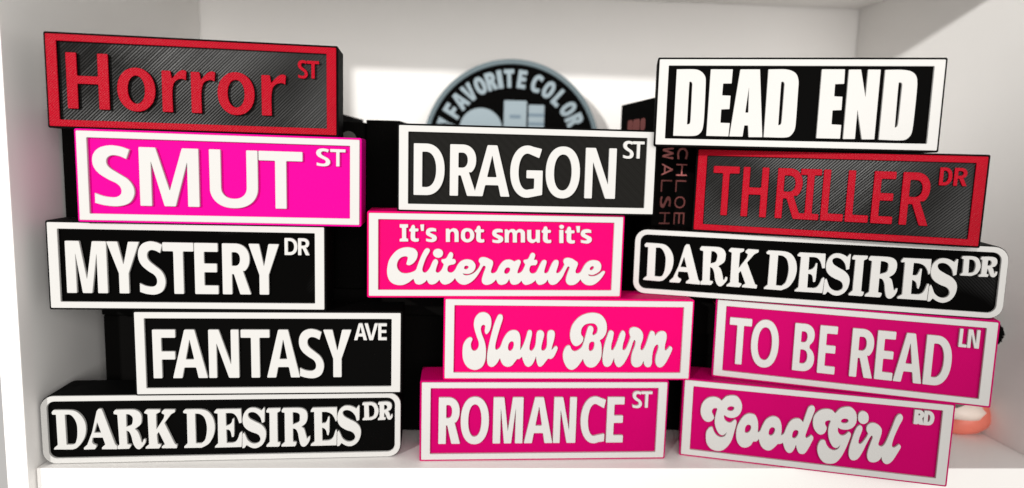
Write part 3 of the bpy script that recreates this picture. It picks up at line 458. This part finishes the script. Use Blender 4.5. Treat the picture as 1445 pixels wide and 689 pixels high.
('darkl', 'letter', ['298.6,52.4c 299.4,54.3c 307.6,54.6s 310.9,53.1s 311.7,49.6s 310.5,46.6s 308.1,45.4c 309.3,43.6s 310.3,40.1s 311.1,41.9c 312.6,41.8c 312.2,38.8s 310.1,36.7s 307.7,37.6s 306.0,41.5s 304.8,44.1c 304.4,39.4c 306.2,38.9c 305.6,36.7c 298.5,36.4c 298.7,38.1c 300.3,39.2c 300.1,51.5c 298.8,51.8c', '304.5,51.4c 306.4,51.2s 307.4,49.2s 306.6,47.1s 304.5,46.7c']),
('clit', 'letter', ['27.4,66.0c 35.0,66.1c 35.0,63.2c 33.3,62.7c 33.4,53.5c 35.2,52.7c 35.2,50.3c 27.5,50.2c 27.4,52.5c 29.6,53.3c 29.5,62.5c 27.4,63.1c']),
('clit', 'letter', ['38.3,64.9s 40.0,65.6s 41.2,64.4c 41.3,62.4c 44.0,62.3c 44.5,61.1c 44.0,59.7c 41.5,59.5c 41.4,54.6s 42.2,53.3s 44.6,53.3c 44.8,51.5c 44.1,50.4s 40.7,50.2s 38.0,51.5s 37.3,54.1s 37.5,59.3c 36.0,59.8c 36.0,61.3c 37.2,62.3c']),
('clit', 'letter', ['45.8,66.0c 49.4,66.2c 49.1,60.2c 46.6,60.2c']),
('clit', 'letter', ['60.2,62.4c 60.5,59.8c 57.5,59.9s 55.0,59.5s 54.9,58.8s 57.1,57.6s 60.0,56.1s 61.0,54.0s 60.2,51.5s 57.2,50.0s 53.5,50.3s 51.2,50.9c 51.2,53.4c 54.2,52.8s 56.5,53.0s 56.4,53.9s 54.2,55.1s 51.7,56.6s 51.0,58.7s 51.7,61.3s 54.1,62.9s 57.5,63.1s']),
('clit', 'letter', ['69.0,62.5c 71.8,62.7c 72.8,61.7s 75.6,63.0s 78.6,62.5s 80.4,60.4s 80.8,57.7s 80.9,50.4c 77.1,50.4c 77.0,57.3s 76.2,59.5s 74.5,60.0s 73.2,58.8s 72.9,56.5s 73.0,50.4c 69.2,50.3c']),
('clit', 'letter', ['82.8,56.8s 83.6,60.7s 86.2,62.9s 89.3,63.2s 92.7,62.1s 94.9,58.7s 94.8,54.5s 92.5,51.4s 89.1,50.1s 85.7,50.9s 83.3,53.3s', '86.6,56.7s 87.0,59.4s 88.8,60.3s 90.6,59.4s 91.3,56.7s 90.8,54.0s 88.9,53.1s 87.2,54.0s']),
('clit', 'letter', ['97.8,65.0s 99.5,65.7s 100.7,64.5c 100.9,62.5c 103.6,62.3c 104.2,61.1c 103.6,59.7c 101.1,59.5c 101.1,54.5s 101.9,53.2s 104.3,53.3c 104.6,51.5c 103.8,50.3s 100.4,50.1s 97.7,51.4s 96.9,54.1s 97.0,59.3c 95.4,59.9c 95.4,61.4c 96.7,62.4c']),
('clit', 'letter', ['121.1,62.4c 121.4,59.6c 118.3,59.8s 115.7,59.4s 115.6,58.6s 117.9,57.4s 120.9,55.9s 121.9,53.9s 121.2,51.3s 118.1,49.8s 114.2,50.0s 111.9,50.6c 111.9,53.2c 115.0,52.6s 117.3,52.8s 117.2,53.7s 114.9,54.9s 112.4,56.5s 111.6,58.6s 112.3,61.2s 114.7,62.8s 118.2,63.1s']),
('clit', 'letter', ['123.1,62.5c 125.5,62.7c 126.8,61.7s 129.2,63.0s 132.0,62.8s 133.8,61.5s 136.2,63.0s 139.3,62.8s 141.6,60.9s 142.1,57.8s 142.3,50.6c 138.4,50.6c 138.2,57.3s 137.7,59.6s 136.2,60.0s 134.9,59.2s 134.6,56.9s 134.8,50.5c 130.9,50.5c 130.7,57.2s 130.1,59.5s 128.7,60.1s 127.5,59.1s 127.1,56.4s 127.2,50.4c 123.4,50.4c']),
('clit', 'letter', ['144.0,62.4c 147.9,62.6c 148.1,56.3s 148.6,54.1s 150.5,53.5s 152.1,54.6s 152.2,57.1s 152.1,62.5c 156.0,62.6c 156.3,50.7c 153.8,50.5c 152.6,51.7s 149.9,50.2s 146.7,50.8s 144.7,52.7s 144.2,55.5s']),
('clit', 'letter', ['159.9,65.4s 161.7,66.0s 162.9,64.9c 163.2,62.8c 165.9,62.7c 166.5,61.4c 166.0,60.0c 163.4,59.8c 163.4,54.8s 164.3,53.4s 166.8,53.5c 167.1,51.7c 166.3,50.5s 162.8,50.3s 160.0,51.6s 159.1,54.3s 159.2,59.6c 157.6,60.1c 157.6,61.7c 158.9,62.7c']),
('clit', 'letter', ['174.3,62.9c 178.1,62.9c 178.6,50.5c 174.7,50.5c']),
('clit', 'dot', ['174.1,65.8s 174.8,67.2s 176.4,67.7s 178.0,67.1s 178.6,65.7s 177.9,64.3s 176.3,63.8s 174.7,64.4s']),
('clit', 'letter', ['182.2,65.3s 184.0,66.0s 185.3,64.8c 185.5,62.7c 188.3,62.6c 188.9,61.3c 188.4,59.9c 185.8,59.7c 185.8,54.6s 186.7,53.3s 189.2,53.3c 189.5,51.5c 188.8,50.4s 185.2,50.1s 182.4,51.5s 181.5,54.2s 181.5,59.5c 179.9,60.0c 179.8,61.6c 181.2,62.6c']),
('clit', 'letter', ['190.0,66.6c 193.8,66.8c 193.7,60.6c 191.1,60.6c']),
('clit', 'letter', ['204.5,63.1c 204.8,60.4c 201.7,60.5s 199.0,60.1s 198.9,59.4s 201.3,58.1s 204.4,56.6s 205.5,54.5s 204.8,51.9s 201.7,50.3s 197.7,50.6s 195.2,51.2c 195.2,53.8c 198.4,53.2s 200.7,53.4s 200.7,54.3s 198.3,55.6s 195.7,57.1s 194.8,59.3s 195.5,62.0s 197.9,63.6s 201.5,63.9s']),
]

RD = 3.2                                                # depth of the pocket behind the frame's face
DEPTH = 40.0
RIDGE = {'horror': 1, 'thriller': 1, 'mystery': 1, 'darkr': -1, 'dragon': -1, 'darkl': -1}
def make_sign(key, face, framem, textm, label):
    x, y, z, yaw, roll, W, H = SIGNS[key]
    dark = key in ('darkl', 'darkr')
    W = 320.0 if dark else 235.0
    root = thing('block_sign', (x, y, z), label, 'block sign', 'block street signs stacked on the shelf')
    root.rotation_euler = (0, -roll, yaw)
    hw = W / 2
    mg = 0.6 if dark else 1.5
    rad = 12.0 if dark else 1.6
    def loc(lp): return [(p[0] - hw, p[1]) for p in lp]
    red = key in ('horror', 'thriller')
    def raised(nm, lp, yf, bev):
        if red: return solid(nm, lp, yf, 1.3, textm, root, bevel=bev, base=(1.28, M['black_side'], RD - 0.3))
        return solid(nm, lp, yf, RD - 0.3, textm, root, bevel=bev)
    facem, bodym = face
    outer = loc(rrect(-mg, -mg, W + mg, H + mg, rad))
    lip_in = loc(rrect(0.08 if not dark else 0.5, 0.08, W - 0.08, H - 0.08, 0.9 if not dark else 11.2))
    if dark: lip_in = loc(rrect(0.1, 0.1, W-0.1, H-0.1, 11.5))
    # one body: solid block with a raised lip round the frame
    b = solid('body', [outer], RD, RD + DEPTH, bodym, root, bevel=0.5)
    solid('rim', [outer, lip_in[::-1]], 1.1 if not dark else 1.6, RD - 0.02, bodym, b, bevel=0.25)
    sx, sy, ir = (5.4, 5.0, 7.0) if dark else (8.4, 5.7, 0.7)
    solid('face_plate', [loc(rrect(sx - 1.2, sy - 1.2, W - sx + 1.2, H - sy + 1.2, max(ir, .7)))], RD - 0.1 if key in RIDGE else RD - 0.35, RD + 0.6, facem, b, bevel=0.03)
    if key in RIDGE:
        e = 3.0 if dark else 0.3
        ridged_plate('ridges', sx - e - hw + (2.8 if dark else 0), sy - .3, W - sx + .3 - hw, H - sy + .3, RD - 0.14, facem, b, sign=RIDGE[key])
    raised('frame', [loc(rrect(0.15, 0.15, W - 0.15, H - 0.15, 11.4 if dark else 0.9)), loc(rrect(sx, sy, W - sx, H - sy, ir))[::-1]], 0.0, 0.4)
    # letters
    for (k, grp), d in WORDS.items():
        if k != key: continue
        tv, th = TV[key]
        if grp == 'sup': tv, th = (2.9, 2.7) if key != 'gg' else (3.4, 3.3)
        for ch, u0, u1 in d['L']:
            bb, tt = d['b'], d['xh'] if (ch in 'or' and d.get('xh')) else d['t']
            over = 0.6 if ch in 'OCSGo' else 0.0
            if grp == 'sup' and over: over = 0.25
            if ch == 'U': bb -= 0.5
            w, h = u1 - u0, tt - bb + 2 * over
            lp = loops_of(glyph(ch, w, h, min(tv, w * .42), th), 0.9 if grp == 'big' else 0.5)
            lp = [[(p[0] + u0 - hw, p[1] + bb - over) for p in l] for l in lp]
            raised('letter', lp, random.uniform(0, .05), 0.4 if grp == 'big' else 0.25)
    for (k, nm, ds) in TRACED:
        if k != ('darkl' if dark else key): continue
        lp = [loc(smooth(parse(s), 0.5, 0.7)) for s in ds]
        raised(nm, lp, random.uniform(0, .05), 0.35)
    return root

K_ = {'k': (M['black'], M['black_side']), 'g': (M['gloss_black'], M['black_side']), 's': (M['semi_black'], M['black_side']),
      'd': (M['dull_black'], M['black_side']), 'm': (M['magenta'], M['magenta']), 'p': (M['pink'], M['pink']), 'r': (M['rose'], M['rose'])}
make_sign('horror', K_['g'], M['red'], M['red'], 'black block sign with red frame and red words Horror ST')
make_sign('smut', K_['m'], M['white'], M['white'], 'magenta block sign with white frame reading SMUT ST, second from top')
make_sign('mystery', K_['s'], M['white'], M['white'], 'black block sign with white frame reading MYSTERY DR under the magenta sign')
make_sign('fantasy', K_['k'], M['white'], M['white'], 'black block sign with white frame reading FANTASY AVE')
make_sign('darkl', K_['k'], M['white'], M['white'], 'long black sign reading DARK DESIRES DR resting on the shelf under the FANTASY sign')
make_sign('dragon', K_['d'], M['white'], M['white'], 'black block sign with white frame reading DRAGON ST on top of the middle stack')
make_sign('clit', K_['p'], M['white'], M['white'], "hot pink block sign reading It's not smut it's above big white script")
make_sign('slow', K_['p'], M['white'], M['white'], 'hot pink block sign with white script reading Slow Burn')
make_sign('romance', K_['r'], M['white'], M['white'], 'pink block sign with white frame reading ROMANCE ST at the bottom of the middle stack')
make_sign('dead', K_['k'], M['white'], M['white'], 'black block sign with heavy white letters DEAD END, topmost of the right stack')
make_sign('thriller', K_['g'], M['red'], M['red'], 'black block sign with red frame and red word THRILLER DR')
make_sign('darkr', K_['s'], M['white'], M['white'], 'long black sign reading DARK DESIRES DR between the THRILLER and TO BE READ signs')
make_sign('tbr', K_['r'], M['white'], M['white'], 'pink block sign with white frame reading TO BE READ LN')
make_sign('gg', K_['r'], M['white'], M['white'], 'pink block sign with white script Good Girl RD at the bottom of the right stack')

# ------------------------------------------------------------------ black boxes and books behind the signs
def book(x0, y0, z0, w, d, h, label, yaw=0.0, coverm=None):
    """standing book: spine faces the viewer; x0 = left edge of the spine, y0 = spine plane"""
    r = thing('book', (x0 + w / 2, y0, z0), label, 'book', 'books standing behind the signs')
    r.rotation_euler = (0, 0, yaw)
    cm = coverm or M['book']; t = 2.2
    bm = bmesh.new()
    # wrap-around cover: rounded spine plus two boards
    prof = []
    for k in range(9):
        a = math.pi * k / 8
        prof.append((-w/2 * math.cos(a), 3 - 3 * math.sin(a)))
    outer = [(-w/2, d)] + prof + [(w/2, d)]
    inner = [(w/2 - t, d)] + [((w/2 - t) * math.cos(math.pi * k / 8), 3 + t - 3 * math.sin(math.pi * k / 8) ) for k in range(9)] + [(-w/2 + t, d)]
    poly = outer + inner
    lo = [bm.verts.new(Vector((x, y, 0)) * U) for x, y in poly]; hi = [bm.verts.new(Vector((x, y, h)) * U) for x, y in poly]
    n = len(outer); m_ = len(poly)
    for i in range(n - 1):
        a, b_ = i, i + 1; c, e = m_ - 1 - i, m_ - 2 - i
        bm.faces.new((lo[a], lo[b_], lo[e], lo[c])); bm.faces.new((hi[a], hi[c], hi[e], hi[b_]))
    for i in range(m_): bm.faces.new((lo[i], lo[(i+1) % m_], hi[(i+1) % m_], hi[i]))
    bmesh.ops.recalc_face_normals(bm, faces=bm.faces)
    me = bpy.data.meshes.new('cover'); bm.to_mesh(me); bm.free()
    link('cover', me, cm, r)
    link('pages', box_mesh('pages', -w/2 + t + .1, 6, 4, w/2 - t - .1, d - 4, h - 4), M['pages'], r)
    return r

BASE = 110.0; LOW = 150.0
for i, (xa, xb, ya, yb) in enumerate(((-400, -232, 150, 330), (-228, -44, 185, 335), (-40, 128, 200, 345))):
    r = thing('storage_box', ((xa + xb) / 2, (ya + yb) / 2, 0), 'low black lidded box under the black books, ' + ('nearest the left side panel', 'behind the FANTASY sign', 'behind the Slow Burn sign')[i], 'box')
    hx, hy = (xb - xa) / 2, (yb - ya) / 2; top = LOW if i < 2 else BASE
    link('box_body', box_mesh('box_body', -hx + 1, -hy + 1, 0, hx - 1, hy - 1, top - 26, 1.5), M['book'], r)
    link('box_lid', box_mesh('box_lid', -hx, -hy, top - 25.8, hx, hy, top, 1.5), M['book'], r)
r = thing('storage_box', (210, 270, 0), 'low black lidded box under the two books with pink print', 'box')
link('box_body', box_mesh('box_body', -76, -64, 0, 76, 64, 84, 1.5), M['book'], r)
link('box_lid', box_mesh('box_lid', -77, -65, 84.2, 77, 65, BASE, 1.5), M['book'], r)

xs = -420.0; k = 0
spots = ['pressed against the left side panel', 'second from the left side panel', 'third from the left side panel', 'behind the left part of the Horror sign',
         'behind the middle of the Horror sign', 'behind the right part of the Horror sign', 'behind the Horror right end', 'just left of the gap beside SMUT',
         'in the gap right of the SMUT sign', 'at the right of the gap, beside the DRAGON sign', 'behind the left end of the DRAGON sign', 'behind the D of DRAGON', 'behind the R of DRAGON',
         'behind the A of DRAGON', 'behind the middle of DRAGON', 'behind the O of DRAGON', 'behind the N of DRAGON', 'left of the pink-lettered book']
while xs < 116:
    w = (34, 28, 41, 30, 36, 26, 38, 31)[k % 8]
    if xs + w > 132: break
    h = (212, 209, 214, 208, 213, 211, 214, 209)[k % 8] + (5 if -225 < xs + w / 2 < -185 else 0) - (11 if xs > -135 else 0)
    yy = 180 + (-46 if k < 1 else 0) + 0.045 * (xs + 400) + (0, 3, 1, 5, 2)[k % 5]
    zz = LOW if xs + w / 2 < -44 else BASE
    b = book(xs, yy, zz, w, 140, h + BASE - zz, 'black book spine out, ' + spots[min(k, len(spots) - 1)])
    if -236 < xs + w/2 < -196:
        solid('emblem_or_sheen', [[(9 * math.cos(a), 122 - LOW + BASE + 13 * math.sin(a)) for a in np.linspace(0, 2*math.pi, 25)[:-1]]], -0.35, 3.0, M['blue_print'], b, bevel=0.1)
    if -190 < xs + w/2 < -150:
        solid('emblem_or_sheen', [[(8 * math.cos(a), 192 - LOW + BASE + 8 * math.sin(a)) for a in np.linspace(0, 2*math.pi, 25)[:-1]]], -0.35, 3.0, M['painted_sheen'], b, bevel=0.1)  # grey disc painted for the reflection high on this black spine, no printed mark
    xs += w + 0.6; k += 1

def print_text(parent, lines, m_list, turn=True):
    """flat print on a spine, letters turned a quarter clockwise; lines (text, u of the line's foot, top v, cap height, advance)"""
    for text, u, v, cap, adv, wd in lines:
        for i, ch in enumerate(text):
            lp = loops_of(glyph(ch, wd, cap, 2.0 if i < 1 else 1.3, 1.9 if i < 1 else 1.2), 0.2)
            # glyph x runs down the spine, glyph y runs to the right
            lp = [[(u + p[1], v - i * adv - p[0]) for p in l][::-1] for l in lp]
            solid('letter', lp, -0.45, 2.0, m_list[min(i, len(m_list) - 1)], parent, bevel=0.05)
b = book(143, 200, BASE, 45, 118, 243, 'tall black book with CHLOE WALSH in pink down its spine', yaw=0.16)
fo = [M['foil'], M['foil'], M['foil_dim']]  # top letters lit, lower ones darker: shadow on the spine put into the colour
print_text(b, [('WALSH', -15.0, 193.0, 11.5, 16.6, 12.0), ('CHLOE', 0.5, 193.0, 11.5, 16.6, 12.0)], fo)
# soft pink print low on its left cover, no letters can be read there
for bx, wd in ((16, 16), (34, 22), (59, 14)):
    solid('cover_print', [rrect(bx, 211, bx + wd, 224, 4)], -0.4, 1.0, M['foil_dim'], b, bevel=0.05,
          xf=lambda v: np.stack([v[:, 1] - 22.5, 108 - v[:, 0], v[:, 2]], 1))
b = book(190, 197, BASE, 38, 120, 215, 'black book with a pink figure 3 low on its spine')
three = "0,2.2 2,.6s 5.5,0s 9,1s 10.5,4s 9.5,7s 7.5,8s 9.2,9.4s 10,12s 8.6,15s 5.2,16s 2,15.2s 0.4,14.2 1.4,12.2 4.8,13.6s 7.2,12.8s 7.2,10.2s 5,9.2s 3,9.1 3,7 5,6.9s 7.7,6s 7.5,3.2s 5,2.4s 1,4.2"
solid('figure', [[(-15 + p[1] * .85, 50 - p[0] * 0.75) for p in smooth(parse(three), 0.2)][::-1]], -0.35, 2.0, M['foil_dim'], b, bevel=0.05)
sw = "0,0 3,2.4s 5.4,6s 5,9s 3.6,10.4 2.8,9.4 3.6,6.4s 2,3.4s"
solid('swirl', [[(2 + p[1] * .8, 36 - p[0]) for p in smooth(parse(sw), 0.2)][::-1]], -0.35, 2.0, M['foil_dim'], b, bevel=0.05)

# ------------------------------------------------------------------ round sign at the back, standing on a black box
DX, DY, DZ, DR_ = -5.0, 440.0, 300.0, 121.0
r = thing('storage_box', (DX, 445, 0), 'tall black box at the back of the shelf carrying the round sign', 'box')
link('box_body', box_mesh('box_body', -110, -20, 0, 110, 22, DZ - DR_ - 12.2, 2), M['book'], r)
link('box_lid', box_mesh('box_lid', -112, -22, DZ - DR_ - 12, 112, 24, DZ - DR_ + 0.2, 2), M['book'], r)
disc = thing('round_sign', (DX, DY, DZ - DR_), 'round black sign with blue-grey rim and arched FAVORITE COLOR lettering', 'round sign')
def circ(r_, n=72, cx=0, cz=DR_): return [(cx + r_ * math.cos(2*math.pi*i/n), cz + r_ * math.sin(2*math.pi*i/n)) for i in range(n)]
solid('plate', [circ(DR_ - 1)], 2.5, 12.0, M['black'], disc, bevel=0.4)
solid('rim', [circ(DR_), circ(DR_ - 6.5)[::-1]], -0.5, 12.5, M['disc_rim'], disc, bevel=0.6)
arcs = [('Y', -70, 11), ('F', -58.5, 13), ('A', -48, 16), ('V', -38, 16), ('O', -27.5, 15), ('R', -18, 14), ('l', -10.6, 7), ('T', -3.0, 14), ('E', 7.5, 12), ('C', 20, 14), ('O', 31, 15), ('L', 42, 12), ('O', 53.5, 15), ('R', 64, 14)]
for ch, deg, w in arcs:
    a = math.radians(deg); hh = 24.5
    g_ = loops_of(glyph(ch, w, hh, w if ch == 'l' else 5.4, 5.8), 0.9)
    def tf(p):
        x = p[0] - w / 2; rr = 83.0 + p[1]
        return (rr * math.sin(a) + x * math.cos(a), DR_ + rr * math.cos(a) - x * math.sin(a))
    solid('letter', [[tf(p) for p in l] for l in g_], 0.5, 2.6, M['bluegrey'], disc, bevel=0.3)
solid('emblem_or_sheen', [[(-42 + 29 * math.cos(t), DR_ + 27 + 28 * math.sin(t)) for t in np.linspace(0, 2 * math.pi, 41)[:-1]] ], 0.5, 2.6, M['bluegrey'], disc, bevel=0.3)
e = solid('emblem_or_sheen', [rrect(-11, DR_ + 1, 20, DR_ + 66, 1.5)], 0.5, 2.6, M['bluegrey'], disc, bevel=0.3)
solid('bar', [rrect(-3, DR_ + 42, 12, DR_ + 47, .8)], 0.1, 1.0, M['bluegrey_dark'], e, bevel=0.1)
e = solid('emblem_or_sheen', [rrect(22.5, DR_ + 1, 44, DR_ + 61, 1.5)], 0.5, 2.6, M['bluegrey'], disc, bevel=0.3)
for q in (50, 38, 26, 14): solid('bar', [rrect(22.4, DR_ + q - 5, 44.1, DR_ + q - 0.5, .5)], 0.1, 1.0, M['bluegrey_dark'], e, bevel=0.1)

# ------------------------------------------------------------------ ornaments at the right, mostly hidden by the signs
def blob(name, rings, m, parent, loc=(0, 0, 0), n=28):
    """closed lofted form: rings of (centre x, centre y, z, rx, ry)"""
    bm = bmesh.new(); R = []
    for cx, cy, z, rx, ry in rings:
        R.append([bm.verts.new(Vector((loc[0] + cx + rx * math.cos(2*math.pi*i/n), loc[1] + cy + ry * math.sin(2*math.pi*i/n), loc[2] + z)) * U) for i in range(n)])
    for a, b_ in zip(R, R[1:]):
        for i in range(n): bm.faces.new((a[i], a[(i+1) % n], b_[(i+1) % n], b_[i]))
    bm.faces.new(R[0][::-1]); bm.faces.new(R[-1])
    bmesh.ops.recalc_face_normals(bm, faces=bm.faces)
    me = bpy.data.meshes.new(name); bm.to_mesh(me); bm.free()
    me.polygons.foreach_set('use_smooth', [True] * len(me.polygons))
    return link(name, me, m, parent)
fg = thing('figurine', (506, 226, 0), 'small coral and cream rounded figurine foot peeping out behind the Good Girl sign', 'figurine')
blob('base', [(-6, 0, 0.2, 12, 10), (-4, 0, 3, 22, 15), (0, 0, 9, 26, 18), (3, 0, 16, 26, 19), (6, 0, 24, 22, 17), (9, 0, 31, 17, 13), (12, 0, 36, 10, 9), (14, 0, 38, 4, 4)], M['coral'], fg)
blob('top', [(-6, -3, 20, 24, 17), (-4, -3, 27, 25, 17), (-6, -3, 33, 21, 14), (-9, -3, 38, 12, 8)], M['cream'], fg)
blob('collar', [(-16, -6, 32, 12, 9), (-16, -6, 41, 13, 10), (-16, -6, 46, 8, 6)], M['greygreen'], fg)
pm = thing('pompom_pick', (460, 206, 0), 'black fluffy pompom on a stick peeping out right of the TO BE READ sign', 'ornament')
bm = bmesh.new(); bmesh.ops.create_icosphere(bm, subdivisions=5, radius=14 * U)
for v in bm.verts:
    k = 1 + random.uniform(-.08, .12); v.co = v.co * k + Vector((45, -2, 118)) * U
me = bpy.data.meshes.new('pompom'); bm.to_mesh(me); bm.free()
link('pompom', me, M['book'], pm)
blob('stick', [(0, 0, 5, 2, 2), (14, -1, 40, 2, 2), (41, -2, 108, 2, 2)], M['book'], pm, n=10)
blob('foot', [(0, 0, 0, 13, 13), (0, 0, 5, 12, 12), (0, 0, 7, 9, 9)], M['book'], pm)
